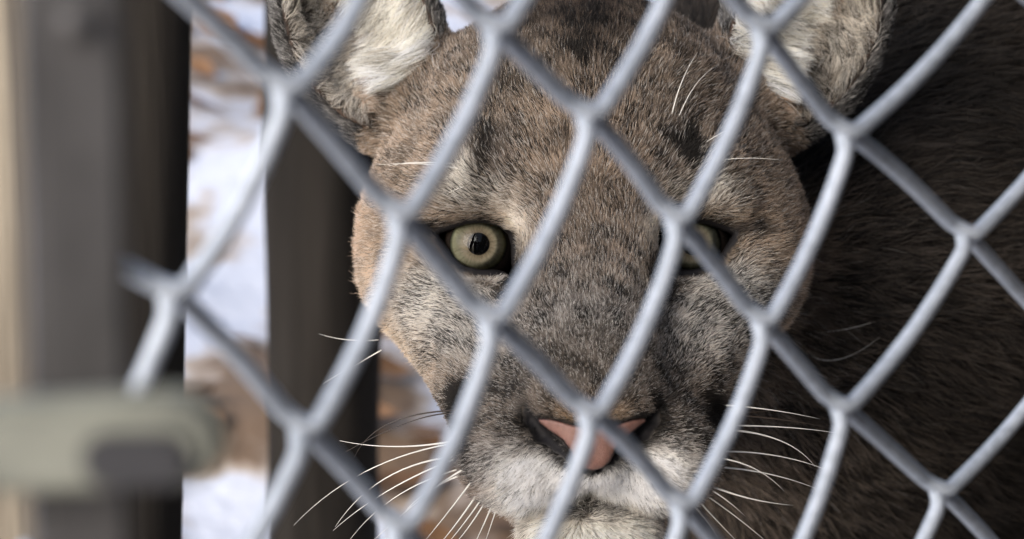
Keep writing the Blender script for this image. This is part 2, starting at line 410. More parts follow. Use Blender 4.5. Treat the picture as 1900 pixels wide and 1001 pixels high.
def body_sdf(p):
    A = BODY_A; fw = np.array([.80, .6*cP, .6*sP]); dn = -UPV
    d = cone(p, (2, 118, -14), (118, 268, -22), 60, 112)
    d = smin(d, cone(p, A, A+fw*620, 150, 142), 60)
    d = smin(d, ell(p, A+np.array([20, 0, 40]), (120, 110, 120)), 60)
    side = np.cross(fw, UPV)
    for s in (-1, 1):
        for k, (t, rr) in enumerate(((0, 62), (640, 78))):
            h0 = A+fw*t+side*s*70-UPV*20
            foot_h = 22.0                               # paw radius above the ground
            hw_ = float(to_world(h0)[2])*1000
            knee = h0+dn*(hw_*.52)+fw*(-18 if k == 0 else 30); ank = h0+dn*(hw_*.80)+fw*(0 if k == 0 else 60)
            paw = h0+dn*(hw_-foot_h)+fw*(-22 if k == 0 else 25)
            d = smin(d, cone(p, h0, knee, rr, 44), 40); d = smin(d, cone(p, knee, ank, 44, 30), 14)
            d = smin(d, cone(p, ank, paw, 30, 33), 12); d = smin(d, cone(p, paw, paw-fw*36, 32, 26), 14)
    T = A+fw*740
    d = smin(d, cone(p, T, T+fw*180+dn*240, 34, 24), 40); d = smin(d, cone(p, T+fw*180+dn*240, T+fw*420+dn*330, 24, 20), 12)
    return d
def carve_caps(q, caps, k=2.0):
    c = None
    for a, b_, r1, r2 in caps:
        e = cone(q, a, b_, r1, r2); c = e if c is None else smin(c, e, 1.5)
    return c
def march(px, py, sdf):
    o = np.array([-X0, -D0, -Z0]); r = np.array([(px-950)/FPX, 1, (500.5-py)/FPX]); r = r/np.linalg.norm(r)
    t = 900.0
    for _ in range(120):
        d = float(sdf((o+r*t)[None].astype(np.float32))[0])
        if d < .05: break
        t += d*.6
        if t > 2600: return None
    return o+r*t
def hs(px, py, off=0):                 # a point on the head under a photo pixel
    p = march(px, py, head_sdf)
    if p is None: return M(px, py, 20)
    return p+np.array([0, -off, 0])
# nostrils, the groove under the nose and the mouth line, placed on the sculpted surface
def sym(dx, py, off=0):
    p = hs(1088+dx, py, off); p[0] = abs(p[0]); return p
NOSTRIL = [sym(131, 760, -.5), sym(124, 778, -1.0), sym(104, 806, -1.0), sym(76, 830, -1.0), sym(48, 856, 0)]
CARVE = [(NOSTRIL[0], NOSTRIL[1], 1.0, 2.2), (NOSTRIL[1], NOSTRIL[2], 2.2, 2.4), (NOSTRIL[2], NOSTRIL[3], 2.4, 1.5), (NOSTRIL[3], NOSTRIL[4], 1.5, 1.4)]
PH = [sym(0, 862, 0), sym(0, 900, 0), sym(0, 918, -1)]
CARVE += [(PH[0], PH[1], 1.0, .6), (PH[1], PH[2], .6, .8)]
MO = [sym(0, 920, -2), sym(70, 934, -2), sym(150, 936, -3), sym(200, 925, -2)]
CARVE += [(MO[0], MO[1], 1.3, 2.0), (MO[1], MO[2], 2.0, 2.2), (MO[2], MO[3], 2.2, 1.2)]
def full_sdf(p):
    p = np.asarray(p, np.float32)
    d = head_sdf(p)
    q = np.stack([np.abs(p[..., 0]), p[..., 1], p[..., 2]], -1)
    near = (q[..., 1] < -20)
    if near.any():
        c = carve_caps(q[near], CARVE); d[near] = smax(d[near], -c, 2.0)
    return smin(d, body_sdf(p), 22)

def grade(lo, f0, f1, hi, h, gmax, g=1.12):
    mid = np.arange(f0, f1, h); a = [f1]; s = h
    while a[-1] < hi: s = min(s*g, gmax); a.append(a[-1]+s)
    b_ = [f0]; s = h
    while b_[-1] > lo: s = min(s*g, gmax); b_.append(b_[-1]-s)
    return np.array(sorted(set(np.round(np.concatenate([mid, a, b_]), 4))), np.float32)
def surface_nets(xs, ys, zs, sdf):
    nx, ny, nz = len(xs), len(ys), len(zs); st = 4
    D = np.empty((nx, ny, nz), np.float32)
    for bx in range(0, nx, 32):        # blockwise coarse test, then only the blocks near the surface
        pass
    cx = list(range(0, nx, st)); cy = list(range(0, ny, st)); cz = list(range(0, nz, st))
    def centre(a, c): 
        e = [min(i+st, len(a)-1) for i in c]; return (a[c]+a[e])/2, (a[e]-a[c])/2
    (mx, hx), (my, hy), (mz, hz) = centre(xs, cx), centre(ys, cy), centre(zs, cz)
    G = np.stack(np.meshgrid(mx, my, mz, indexing='ij'), -1).reshape(-1, 3)
    dc = np.concatenate([sdf(G[k:k+400000]) for k in range(0, len(G), 400000)]).reshape(len(mx), len(my), len(mz))
    diag = np.sqrt(hx[:, None, None]**2+hy[None, :, None]**2+hz[None, None, :]**2)*1.7+4
    hot = np.abs(dc) < diag
    rep = lambda a: np.repeat(np.repeat(np.repeat(a, st, 0), st, 1), st, 2)[:nx, :ny, :nz]
    D = np.ascontiguousarray(rep(dc)); H = rep(hot)
    ii = np.argwhere(H)
    for k in range(0, len(ii), 500000):
        j = ii[k:k+500000]; P = np.stack([xs[j[:, 0]], ys[j[:, 1]], zs[j[:, 2]]], -1)
        D[j[:, 0], j[:, 1], j[:, 2]] = sdf(P)
    N = D < 0
    cnt = np.zeros((nx-1, ny-1, nz-1), np.int8)
    for a in (0, 1):
        for b_ in (0, 1):
            for c in (0, 1): cnt += N[a:nx-1+a, b_:ny-1+b_, c:nz-1+c]
    act = np.argwhere((cnt > 0) & (cnt < 8))
    vid = np.full((nx-1, ny-1, nz-1), -1, np.int32); vid[act[:, 0], act[:, 1], act[:, 2]] = np.arange(len(act))
    acc = np.zeros((len(act), 3)); num = np.zeros(len(act))
    co = [np.array(c) for c in np.ndindex(2, 2, 2)]
    ax = (xs, ys, zs)
    for c1 in co:
        for k in range(3):
            if c1[k]: continue
            c2 = c1.copy(); c2[k] = 1
            i1 = act+c1; i2 = act+c2
            d1 = D[i1[:, 0], i1[:, 1], i1[:, 2]]; d2 = D[i2[:, 0], i2[:, 1], i2[:, 2]]
            s = (d1 < 0) != (d2 < 0); t = np.where(s, d1/np.where(s, d1-d2, 1), 0)
            p1 = np.stack([ax[m_][i1[:, m_]] for m_ in range(3)], -1); p2 = np.stack([ax[m_][i2[:, m_]] for m_ in range(3)], -1)
            acc += np.where(s[:, None], p1+(p2-p1)*t[:, None], 0); num += s
    V = acc/num[:, None]
    Q = []
    for k in range(3):
        a, b_ = (k+1) % 3, (k+2) % 3
        sl1 = [slice(1, -1)]*3; sl2 = [slice(1, -1)]*3
        sl1[k] = slice(0, -1); sl2[k] = slice(1, None)
        n1 = N[tuple(sl1)]; n2 = N[tuple(sl2)]
        e = np.argwhere(n1 != n2); off = np.ones(3, int); off[k] = 0; e = e+off
        fl = N[e[:, 0], e[:, 1], e[:, 2]]
        ea = np.zeros(3, int); ea[a] = 1; eb = np.zeros(3, int); eb[b_] = 1
        g_ = lambda o: vid[(e-o)[:, 0], (e-o)[:, 1], (e-o)[:, 2]]
        q = np.stack([g_(ea+eb), g_(eb), g_(np.zeros(3, int)), g_(ea)], -1)
        q = np.where(fl[:, None], q, q[:, ::-1]); Q.append(q)
    Q = np.concatenate(Q); Q = Q[(Q >= 0).all(1)]
    return V.astype(np.float32), Q
def sdf_grad(sdf, P, e=.6):
    out = np.empty_like(P)
    for k in range(0, len(P), 300000):
        p = P[k:k+300000]; gr = np.empty_like(p)
        for a in range(3):
            h = np.zeros(3, np.float32); h[a] = e
            gr[:, a] = (sdf(p+h)-sdf(p-h))/(2*e)
        out[k:k+300000] = gr
    return out
def snap(sdf, V, it=2):
    for _ in range(it):
        gr = sdf_grad(sdf, V); d = np.concatenate([sdf(V[k:k+300000]) for k in range(0, len(V), 300000)])
        V = V-(np.clip(d, -2, 2)/np.maximum((gr*gr).sum(1), .2))[:, None]*gr
    return V
xs = grade(-330, -132, 132, 1080, 1.5, 11); ys = grade(-140, -104, 96, 1080, 1.5, 11); zs = grade(-800, -132, 152, 420, 1.5, 11)
BV, BQ = surface_nets(xs, ys, zs, full_sdf)
BV = snap(full_sdf, BV, 1)
BASE = to_world(BODY_A); BASE = np.array([BASE[0], BASE[1], 0.0])
cougar = empty('cougar', BASE)
tagit(cougar, 'tawny cougar with pale green eyes staring through the wire mesh', 'cougar')
body_me = npmesh('body', to_world(BV)-BASE, BQ)

# ---- colour of skin and coat as a field over the animal (lists of soft 3-D blobs)
def blob(p, c, r, symx=True):
    x = np.abs(p[:, 0]) if symx else p[:, 0]
    q = np.stack([(x-c[0])/r[0], (p[:, 1]-c[1])/r[1], (p[:, 2]-c[2])/r[2]], -1)
    return np.exp(-(q*q).sum(1))
def C(dx, py, Y, rx, rz, ry=None): 
    c = S(dx, py, Y); c[0] = abs(c[0]); return c, (rx, ry or max(rx, rz)*1.6, rz)
# (centre, radii, strength, mid colour, dark share, light share)
PAINT = [
 (*C(330, 470, 40, 26, 30, 50), 1.0, (.36, .25, .155), .10, .16),      # side of the face, warm
 (*C(420, 450, 60, 14, 40, 50), .9, (.40, .265, .16), .06, .12),
 (*C(350, 660, 40, 30, 20, 60), 1.0, (.50, .36, .215), .03, .20),      # lower cheek, pale tan
 (*C(0, 45, 40, 44, 20, 60), 1.0, (.072, .046, .028), .32, .02),        # crown
 (*C(0, 85, 20, 11, 16, 40), .75, (.05, .03, .018), .6, .0),
 (*C(120, 180, 15, 24, 26, 50), .6, (.22, .16, .105), .26, .10),
 (*C(0, 330, 0, 22, 26, 50), .8, (.30, .205, .125), .18, .10),         # between the brows
 (*C(0, 470, -20, 17, 20, 50), .9, (.25, .175, .11), .24, .12),
 (*C(0, 620, -60, 26, 24, 60), 1.0, (.20, .168, .138), .34, .20),     # bridge, grey brown
 (*C(60, 700, -80, 26, 12, 40), .9, (.15, .118, .09), .36, .10),
 (*C(150, 690, -60, 14, 14, 40), .9, (.15, .118, .09), .34, .10),
 (*C(48, 772, -94, 11, 4.2, 20), .95, (.30, .19, .095), .12, .06),     # gold above the nose
 (*C(255, 560, -10, 22, 15, 40), 1.0, (.46, .41, .34), .26, .42),     # grey-white under the eyes
 (*C(215, 610, -30, 15, 15, 40), .9, (.44, .39, .33), .28, .40),
 (*C(200, 360, 0, 17, 7, 30), .85, (.38, .33, .26), .20, .34),         # above the lids
 (*C(182, 288, 2, 6, 11, 30), .85, (.075, .06, .046), .62, .06),       # dark brow spots
 (*C(150, 300, 2, 8, 12, 30), .5, (.13, .10, .08), .45, .15),
 (*C(224, 330, 4, 4.5, 8, 30), .9, (.58, .53, .45), .04, .55),
 (*C(128, 440, -12, 7, 11, 30), 1.0, (.58, .48, .36), .03, .40),     # cream at the inner corners
 (*C(140, 528, -18, 4.5, 9, 22), .95, (.055, .045, .038), .7, .0),      # tear lines
 (*C(290, 425, 10, 9, 3, 30), .9, (.06, .045, .035), .6, .02),         # dark outer corners
 (*C(130, 775, -80, 14, 9, 30), .9, (.14, .105, .078), .36, .08),      # sides of the nose
 (*C(185, 785, -60, 17, 14, 40), 1.0, (.19, .145, .105), .34, .12),
 (*C(236, 775, -50, 6, 11, 30), 1.0, (.03, .025, .022), .8, .0),     # black patches at the pad edges
 (*C(228, 850, -50, 9, 10, 30), .95, (.10, .07, .048), .5, .05),
 (*C(105, 872, -78, 17, 9.5, 30), 1.0, (.93, .90, .85), .0, .5),       # white lips
 (*C(40, 895, -88, 15, 8, 30), 1.0, (.93, .90, .85), .0, .5),
 (*C(140, 905, -72, 15, 7.5, 30), .95, (.90, .85, .78), .02, .45),
 (*C(205, 898, -55, 10, 8, 30), .95, (.21, .14, .09), .38, .06),
 (*C(0, 1000, -70, 30, 16, 60), 1.0, (.74, .67, .57), .03, .45),       # chin
 (*C(14, 944, -72, 11, 3.6, 24), .7, (.13, .12, .11), .45, .15),
]
def coat(p):
    n_ = len(p)
    colr = np.tile(np.array([.27, .19, .122]), (n_, 1)); dk = np.full(n_, .22); lt = np.full(n_, .14)
    # trunk and neck: darker fur with its shade painted in; tan throat
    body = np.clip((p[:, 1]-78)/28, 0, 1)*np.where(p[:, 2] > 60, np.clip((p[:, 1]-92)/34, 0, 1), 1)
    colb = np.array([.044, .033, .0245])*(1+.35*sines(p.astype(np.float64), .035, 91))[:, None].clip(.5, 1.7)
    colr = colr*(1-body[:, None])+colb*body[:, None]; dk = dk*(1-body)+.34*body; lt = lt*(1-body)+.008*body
    throat = np.maximum(blob(p, np.array([10, 70, -130]), (80, 120, 50), False), .75*blob(p, np.array([70, 150, -115]), (75, 110, 65), False))[:, None]
    colr = colr*(1-throat)+np.array([.26, .19, .125])*throat
    PNT = PAINT
    for c, r_, s, col, d_, l_ in PNT:
        w = np.clip(blob(p, c, r_)*1.35, 0, 1)*s
        colr = colr*(1-w[:, None])+np.array(col)*w[:, None]; dk = dk*(1-w)+d_*w; lt = lt*(1-w)+l_*w
    f_ = (p[:, 1] < -40) & (p[:, 2] < -55)
    if f_.any():
        pq = np.abs(p[f_])*np.array([1, 0, 0])+p[f_]*np.array([0, 1, 1]); cd = carve_caps(pq.astype(np.float32), CARVE[:4])
        w = np.exp(-np.clip(cd-.5, 0, 50)/2.2)*.95
        nd = poly2(p[f_][:, 0], p[f_][:, 2], NOSE_POLY); w = np.maximum(w, .95*np.exp(-(np.clip(nd, 0, 50)/1.3)**2))
        colr[f_] = colr[f_]*(1-w[:, None])+np.array([.022, .02, .019])*w[:, None]; lt[f_] *= 1-w; dk[f_] = dk[f_]*(1-w)+.5*w
    return colr, dk, lt
q = np.stack([np.abs(BV[:, 0]), BV[:, 1], BV[:, 2]], -1)
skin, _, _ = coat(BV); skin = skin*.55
u, w = eye_uw(q); ep = poly2(u, w, EYE_POLY)
lid = np.clip(1-(ep-2.6)/.9, 0, 1)*(q[:, 1] < 40)*(ep < 9)
cv = carve_caps(q, CARVE); npv = np.where(q[:, 1] < -55, poly2(q[:, 0], q[:, 2], NOSE_POLY), 50)
lip = np.maximum(np.clip(1-(cv-.1)/.7, 0, 1), ((cv < 1.0) & (npv < 3))*1.0)*(q[:, 1] < -20)
dkm = np.maximum(lid, lip)[:, None]
eskin = (ell(q, EARC+np.array([0, -19, 1]), (31.5, 32.5, 48.5), EAR_R) < 0) & (ell(q, EARC, (37, 28, 54), EAR_R) < 2.5) & (q[:, 1] < 130)
skin[eskin] = (.075, .05, .038)
skin[(ell(q, EARC, (35, 26, 52), EAR_R) < 3) & ~eskin & (q[:, 0] > 60) & (q[:, 1] < 150)] = (.05, .045, .042)
skin = skin*(1-dkm)+np.array([.012, .011, .012])*dkm
at = body_me.attributes.new('skin', 'FLOAT_COLOR', 'POINT')
at.data.foreach_set('color', np.concatenate([skin, np.ones((len(skin), 1))], 1).astype(np.float32).ravel())
m_skin, n, l, b = mat('cougar_skin', rough=.6, spec=.15)
an = n.new('ShaderNodeAttribute'); an.attribute_name = 'skin'; l.new(an.outputs['Color'], b.inputs['Base Color'])
a = noise(n, l, 900, 3, .6, coord(n, l)); bump(n, l, b, a.outputs[0], .2, .0006)
body = link('body', body_me, m_skin, cougar)

# ---- nose leather
def nose_sdf(p):
    d = full_sdf(p)-1.5; return smax(d, poly2(p[..., 0], p[..., 2], NOSE_POLY), 2.2)
NV, NQ = surface_nets(np.arange(-25, 25, .8, dtype=np.float32), np.arange(-108, -60, .8, dtype=np.float32), np.arange(-92, -63, .8, dtype=np.float32), nose_sdf)
m_nose, n, l, b = mat('nose_leather', rough=.48, spec=.4)
a = noise(n, l, 1100, 4, .7, coord(n, l)); c = noise(n, l, 120, 4, .6, coord(n, l))
r = ramp(n, l, c.outputs[0], [(.30, (.12, .062, .05)), (.5, (.215, .112, .088)), (.7, (.27, .15, .12))])
l.new(r.outputs[0], b.inputs['Base Color']); bump(n, l, b, a.outputs[0], .5, .0008)
b.inputs['Subsurface Weight'].default_value = .15; b.inputs['Subsurface Scale'].default_value = .003
nose_me = npmesh('nose', to_world(NV)-BASE, NQ); rim = np.clip(-poly2(NV[:, 0], NV[:, 2], NOSE_POLY), 0, 9)
ra_ = nose_me.attributes.new('rim', 'FLOAT', 'POINT'); ra_.data.foreach_set('value', rim.astype(np.float32))
ra_ = n.new('ShaderNodeAttribute'); ra_.attribute_name = 'rim'
sm = n.new('ShaderNodeMath'); sm.operation = 'MULTIPLY_ADD'; sm.inputs[1].default_value = 1.6; l.new(c.outputs[0], sm.inputs[0]); l.new(ra_.outputs['Fac'], sm.inputs[2])
rk = ramp(n, l, sm.outputs[0], [(0, (.05, .045, .045)), (.9, (.05, .045, .045)), (1.0, (1, 1, 1))]); rk.color_ramp.elements[1].position = .35
dv_ = n.new('ShaderNodeMath'); dv_.operation = 'DIVIDE'; dv_.inputs[1].default_value = 3.2; l.new(sm.outputs[0], dv_.inputs[0]); l.new(dv_.outputs[0], rk.inputs[0])
rk.color_ramp.elements[2].position = .62
nm = n.new('ShaderNodeMix'); nm.data_type = 'RGBA'; nm.blend_type = 'MULTIPLY'; nm.inputs['Factor'].default_value = 1
l.new(r.outputs[0], nm.inputs['A']); l.new(rk.outputs[0], nm.inputs['B']); l.new(nm.outputs['Result'], b.inputs['Base Color'])
link('nose', nose_me, m_nose, cougar)

# ---- eyes
def cap(c, r, ang, nr=14, na=40, axis=np.array([0, -1., 0]), a0=0., flat=None):
    axis = axis/np.linalg.norm(axis); e1 = np.cross(axis, [0, 0, 1.]); e1 /= np.linalg.norm(e1); e2 = np.cross(e1, axis)
    V = []; 
    for i in range(nr+1):
        t = a0+(ang-a0)*i/nr
        for j in range(na):
            w_ = 2*math.pi*j/na
            V.append(c+r*(axis*math.cos(t)+math.sin(t)*(e1*math.cos(w_)+e2*math.sin(w_))))
    F = [(i*na+j, i*na+(j+1) % na, (i+1)*na+(j+1) % na, (i+1)*na+j) for i in range(nr) for j in range(na)]
    return np.array(V), F
m_scl, *_x = mat('eye_white', (.02, .015, .012), .25)
m_pup, *_x = mat('pupil', (.001, .001, .0012), 1.0, 0, 0.0)
m_iris, n, l, b = mat('iris', rough=.8, spec=.05)
uvn = n.new('ShaderNodeAttribute'); uvn.attribute_name = 'polar'      # x = angle, y = radius 0..1
sp = n.new('ShaderNodeSeparateXYZ'); l.new(uvn.outputs['Vector'], sp.inputs[0])
cs = n.new('ShaderNodeMath'); cs.operation = 'COSINE'; l.new(sp.outputs[0], cs.inputs[0])
sn = n.new('ShaderNodeMath'); sn.operation = 'SINE'; l.new(sp.outputs[0], sn.inputs[0])
cb = n.new('ShaderNodeCombineXYZ'); l.new(cs.outputs[0], cb.inputs[0]); l.new(sn.outputs[0], cb.inputs[1])
m3 = n.new('ShaderNodeMath'); m3.operation = 'MULTIPLY'; m3.inputs[1].default_value = .25; l.new(sp.outputs[1], m3.inputs[0]); l.new(m3.outputs[0], cb.inputs[2])
fib = noise(n, l, 9, 5, .65, cb.outputs[0])
rr = ramp(n, l, sp.outputs[1], [(0, (.13, .105, .068)), (.28, (.205, .178, .125)), (.52, (.19, .186, .13)), (.80, (.25, .255, .17)), (.90, (.09, .10, .065)), (1, (.008, .008, .008))])
mixn = n.new('ShaderNodeMix'); mixn.data_type = 'RGBA'; mixn.blend_type = 'MULTIPLY'; mixn.inputs['Factor'].default_value = .8
fr = ramp(n, l, fib.outputs[0], [(.3, (.45, .42, .38)), (.6, (1, 1, 1))])
l.new(rr.outputs[0], mixn.inputs['A']); l.new(fr.outputs[0], mixn.inputs['B']); l.new(mixn.outputs['Result'], b.inputs['Base Color'])
m_cor = bpy.data.materials.new('cornea'); m_cor.use_nodes = True; n = m_cor.node_tree.nodes; l = m_cor.node_tree.links
n.remove(n['Principled BSDF']); tr = n.new('ShaderNodeBsdfTransparent'); gl = n.new('ShaderNodeBsdfGlossy'); gl.inputs['Roughness'].default_value = .03
fz = n.new('ShaderNodeFresnel'); fz.inputs[0].default_value = 1.36; mx = n.new('ShaderNodeMixShader')
l.new(fz.outputs[0], mx.inputs[0]); l.new(tr.outputs[0], mx.inputs[1]); l.new(gl.outputs[0], mx.inputs[2]); l.new(mx.outputs[0], n['Material Output'].inputs['Surface'])
for s in (-1, 1):
    c = EYE*np.array([s, 1, 1]); camv = np.array([-X0, -D0, -Z0])-c; axis = camv/np.linalg.norm(camv)
    axis = axis+np.array([s*.015, 0, .07]); axis /= np.linalg.norm(axis)
    IR = 11.9; th = math.asin(IR/EYER)
    V, F = cap(c, EYER, math.pi*.97, 26, 48, axis, th*.98)
    eye = link('eye', pymesh('eye', to_world(V)-BASE, F), m_scl, cougar)
    eye['label'] = 'pale green eye with a round dark pupil'
    # iris: shallow bowl behind the cornea
    e1 = np.cross(axis, [0, 0, 1.]); e1 /= np.linalg.norm(e1); e2 = np.cross(e1, axis); zc = EYER*math.cos(th)
    V = []; PO = []; na = 64; PR = .39
    rads = np.linspace(PR*.9, 1.0, 14)
    for t in rads:
        for j in range(na):
            w_ = 2*math.pi*j/na; V.append(c+axis*(zc+.9*(t-1)*-1*.35)+IR*t*(e1*math.cos(w_)+e2*math.sin(w_))); PO.append((w_, (t-PR)/(1-PR), 0))
    F = [(i*na+j, i*na+(j+1) % na, (i+1)*na+(j+1) % na, (i+1)*na+j) for i in range(13) for j in range(na)]
    me = pymesh('iris', to_world(np.array(V))-BASE, F)
    pa = me.attributes.new('polar', 'FLOAT_VECTOR', 'POINT'); pa.data.foreach_set('vector', np.array(PO, np.float32).ravel())
    link('iris', me, m_iris, eye)
    V = [c+axis*(zc+.42)+IR*PR*(e1*math.cos(2*math.pi*j/na)+e2*math.sin(2*math.pi*j/na)) for j in range(na)]+[c+axis*(zc+.42)]
    link('pupil', pymesh('pupil', to_world(np.array(V))-BASE, [(j, (j+1) % na, na) for j in range(na)]), m_pup, eye)
    CR = 13.6; thc = math.asin(min(.999, IR*1.01/CR)); V, F = cap(c+axis*(zc-CR*math.cos(thc)), CR, thc, 16, 48, axis, .001)
    link('cornea', pymesh('cornea', to_world(V)-BASE, F), m_cor, eye)

# ---- coat: combed hair curves rooted in the skin
tri = np.concatenate([BQ[:, [0, 1, 2]], BQ[:, [0, 2, 3]]])
pa, pb, pc = BV[tri[:, 0]], BV[tri[:, 1]], BV[tri[:, 2]]
cr = np.cross(pb-pa, pc-pa); area = np.linalg.norm(cr, axis=1)*.5
cen = (pa+pb+pc)/3; tn = cr/(2*area[:, None]+1e-9)
tocam = np.array([-X0, -D0, -Z0])-cen; tocam /= np.linalg.norm(tocam, axis=1, keepdims=True)
facing = (tn*tocam).sum(1)
head = np.clip(1-(cen[:, 1]-85)/50, 0, 1)
dens = np.where(facing > -.35, 4.6, .5)*head+np.where(facing > -.25, .55, .10)*(1-head)
dens *= np.where(cen[:, 0] > 560, .25, 1)
dens *= np.where((cen[:, 2] < -330), .3, 1)
face_fine = blob(cen, np.array([0, -70, -60]), (60, 60, 60)); dens *= 1+.9*face_fine*head
num = area*dens
cnt = rng.poisson(num); ti = np.repeat(np.arange(len(tri)), cnt); NH = len(ti)
r1, r2 = rng.random(NH), rng.random(NH); fl = r1+r2 > 1; r1[fl] = 1-r1[fl]; r2[fl] = 1-r2[fl]
P = (pa[ti]+(pb[ti]-pa[ti])*r1[:, None]+(pc[ti]-pa[ti])*r2[:, None]).astype(np.float32)
Nn = sdf_grad(full_sdf, P, 1.2); Nn /= np.linalg.norm(Nn, axis=1, keepdims=True)+1e-9
Q3 = np.stack([np.abs(P[:, 0]), P[:, 1], P[:, 2]], -1); sg = np.sign(P[:, 0])[:, None]+0.0
u, w = eye_uw(Q3); ep = poly2(u, w, EYE_POLY); ep = np.where(P[:, 1] < 45, ep, 50)
cvd = np.where(P[:, 1] < -20, carve_caps(Q3, CARVE), 50)
npd = np.where(P[:, 1] < -55, poly2(P[:, 0], P[:, 2], NOSE_POLY), 50)
qe = (Q3-EARC)@EAR_R                                    # ear frame
in_ear = (ell(Q3, EARC+np.array([0, -19, 1]), (31.5, 32.5, 48.5), EAR_R) < 0) & (ell(Q3, EARC, (37, 28, 54), EAR_R) < 2.5) & (P[:, 1] < 130)
on_ear = (ell(Q3, EARC, (35, 26, 52), EAR_R) < 3) & ~in_ear & (Q3[:, 0] > 60) & (P[:, 1] < 150)
ok = (ep > np.where(w < 2, 2.0, 1.0)) & (cvd > .25) & (npd > -.2) & ~((cvd < .5) & (npd < 2))
P, Nn, Q3, sg, ep, cvd, npd, in_ear, on_ear, qe = [a_[ok] for a_ in (P, Nn, Q3, sg, ep, cvd, npd, in_ear, on_ear, qe)]
NH = len(P); Pm = Q3.astype(np.float64)
Nm = Nn*np.concatenate([sg, np.ones((NH, 2))], 1)       # normals mirrored to the +x half
hd = np.clip(1-(P[:, 1]-95)/60, 0, 1)
# combing direction (mirrored half): back from the nose tip, away from the eye rim
nose_tip = np.array([0, -100, -76.])
fw = Pm-nose_tip; fw /= np.linalg.norm(fw, axis=1, keepdims=True)
fw[:, 1] *= .8
mz = blob(P, np.array([26, -60, -92]), (34, 40, 20)); fw += mz[:, None]*np.array([.75, .2, -.75])          # lips: out and down
ch = blob(P, np.array([0, -44, -125]), (40, 50, 18)); fw += ch[:, None]*np.array([.1, .2, -1.6])
ck = blob(P, np.array([80, 60, -30]), (40, 60, 60)); fw += ck[:, None]*np.array([.5, .3, -.75])
ee = Pm-EYE; er = np.exp(-np.clip(ep, 0, 40)/6.0); ee[:, 1] *= .3; ee /= np.linalg.norm(ee, axis=1, keepdims=True)
fw += ee*er[:, None]*3.2
trunk_dir = np.array([.80, .6*cP, .6*sP])*.9-UPV*.35
ul = np.exp(-np.clip(ep, 0, 40)/6.0)*np.clip((Pm[:, 2]-EYE[2]-2)/5, 0, 1)*(P[:, 1] < 40); fw += ul[:, None]*np.array([4.2, .6, -.9])
fwr = fw*np.concatenate([sg, np.ones((NH, 2))], 1)
fwr = fwr*hd[:, None]+trunk_dir*(1-hd)[:, None]
ear_in = np.array([.75, -.30, -.55]); ear_out = np.array([.25, .1, .9])
e_in = np.where(qe[:, 0:1] < 11, ear_in, np.array([-.35, -.3, .35]))
fwr = np.where(in_ear[:, None], e_in*np.concatenate([sg, np.ones((NH, 2))], 1), fwr)
fwr = np.where(on_ear[:, None], ear_out*np.concatenate([sg, np.ones((NH, 2))], 1), fwr)
# swirl and disorder
Pw = P.astype(np.float64)
sw = np.stack([sines(Pw, .11, 61), sines(Pw, .11, 62), sines(Pw, .11, 63)], -1)*.16+np.stack([sines(Pw, .9, 64), sines(Pw, .9, 65), sines(Pw, .9, 66)], -1)*.17
fwr = fwr/np.linalg.norm(fwr, axis=1, keepdims=True)+sw*(1+1.2*in_ear[:, None])+(on_ear|in_ear)[:, None]*rng.normal(0, .28, (NH, 3))+rng.normal(0, .15, (NH, 3))*np.clip(ep/8, .3, 1)[:, None]
T = fwr-Nn*(fwr*Nn).sum(1, keepdims=True); T /= np.linalg.norm(T, axis=1, keepdims=True)+1e-9
# length and lift
Lh = np.full(NH, 5.6)
Lh = Lh*(1-np.clip(blob(P, np.array([0, -70, -55]), (45, 45, 40))*1.2, 0, 1))+2.3*np.clip(blob(P, np.array([0, -70, -55]), (45, 45, 40))*1.2, 0, 1)
Lh += 7*blob(P, np.array([85, 70, -30]), (35, 50, 50))+4*blob(P, np.array([0, 60, 100]), (60, 60, 40))
Lh += 4*blob(P, np.array([26, -60, -98]), (30, 30, 12))+6*blob(P, np.array([0, -44, -125]), (40, 50, 18))
Lh = Lh*hd+24*(1-hd)
Lh *= np.clip(.5+ep/12.0, .5, 1)
Lh *= np.clip(.65+npd/10.0, .6, 1)
medial = in_ear & (qe[:, 0] < -4); middle = in_ear & ~medial & (qe[:, 0] < 13); outer = in_ear & ~medial & ~middle
Lh = np.where(medial, 25, np.where(middle, 9, np.where(outer, 13, np.where(on_ear, 6, Lh))))
Lh *= rng.uniform(.65, 1.2, NH)
lift = np.full(NH, .58)+.10*np.clip(Lh/12, 0, 1); lift = np.where(in_ear, .62, lift); lift = lift*hd+.34*(1-hd)
lift *= np.clip(.5+ep/16, .5, 1); lift += rng.normal(0, .10, NH)*np.clip(ep/10, .2, 1); lift += .12*sines(Pw, .35, 71)*hd*np.clip(ep/12, 0, 1)
# colours: three kinds of hair
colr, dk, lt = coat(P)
colr = np.where(in_ear[:, None], np.where((qe[:, 0] < -4)[:, None], np.array([.78, .70, .56]), np.where((qe[:, 0] < 13)[:, None], np.array([.27, .175, .105]), np.array([.42, .36, .28]))), colr)
deep = in_ear & (np.abs(qe[:, 0]-4) < 17) & (qe[:, 1] > 4)
dk = np.where(in_ear, np.where(qe[:, 0] > 13, .25, .06), dk); lt = np.where(in_ear, .30, lt)
colr = np.where(on_ear[:, None], np.array([.135, .125, .115]), colr); dk = np.where(on_ear, .3, dk); lt = np.where(on_ear, .12, lt)
patch = 1+.16*sines(Pw, .28, 81)+.10*sines(Pw, .8, 82)
z_ = rng.random(NH)
isd = z_ < 1.25*dk*np.clip(1+.5*sines(Pw, .55, 83), .2, 2); isl = (~isd) & (z_ > 1-lt)
hair = colr*np.clip(patch, .55, 1.5)[:, None]*rng.uniform(.75, 1.25, (NH, 1))
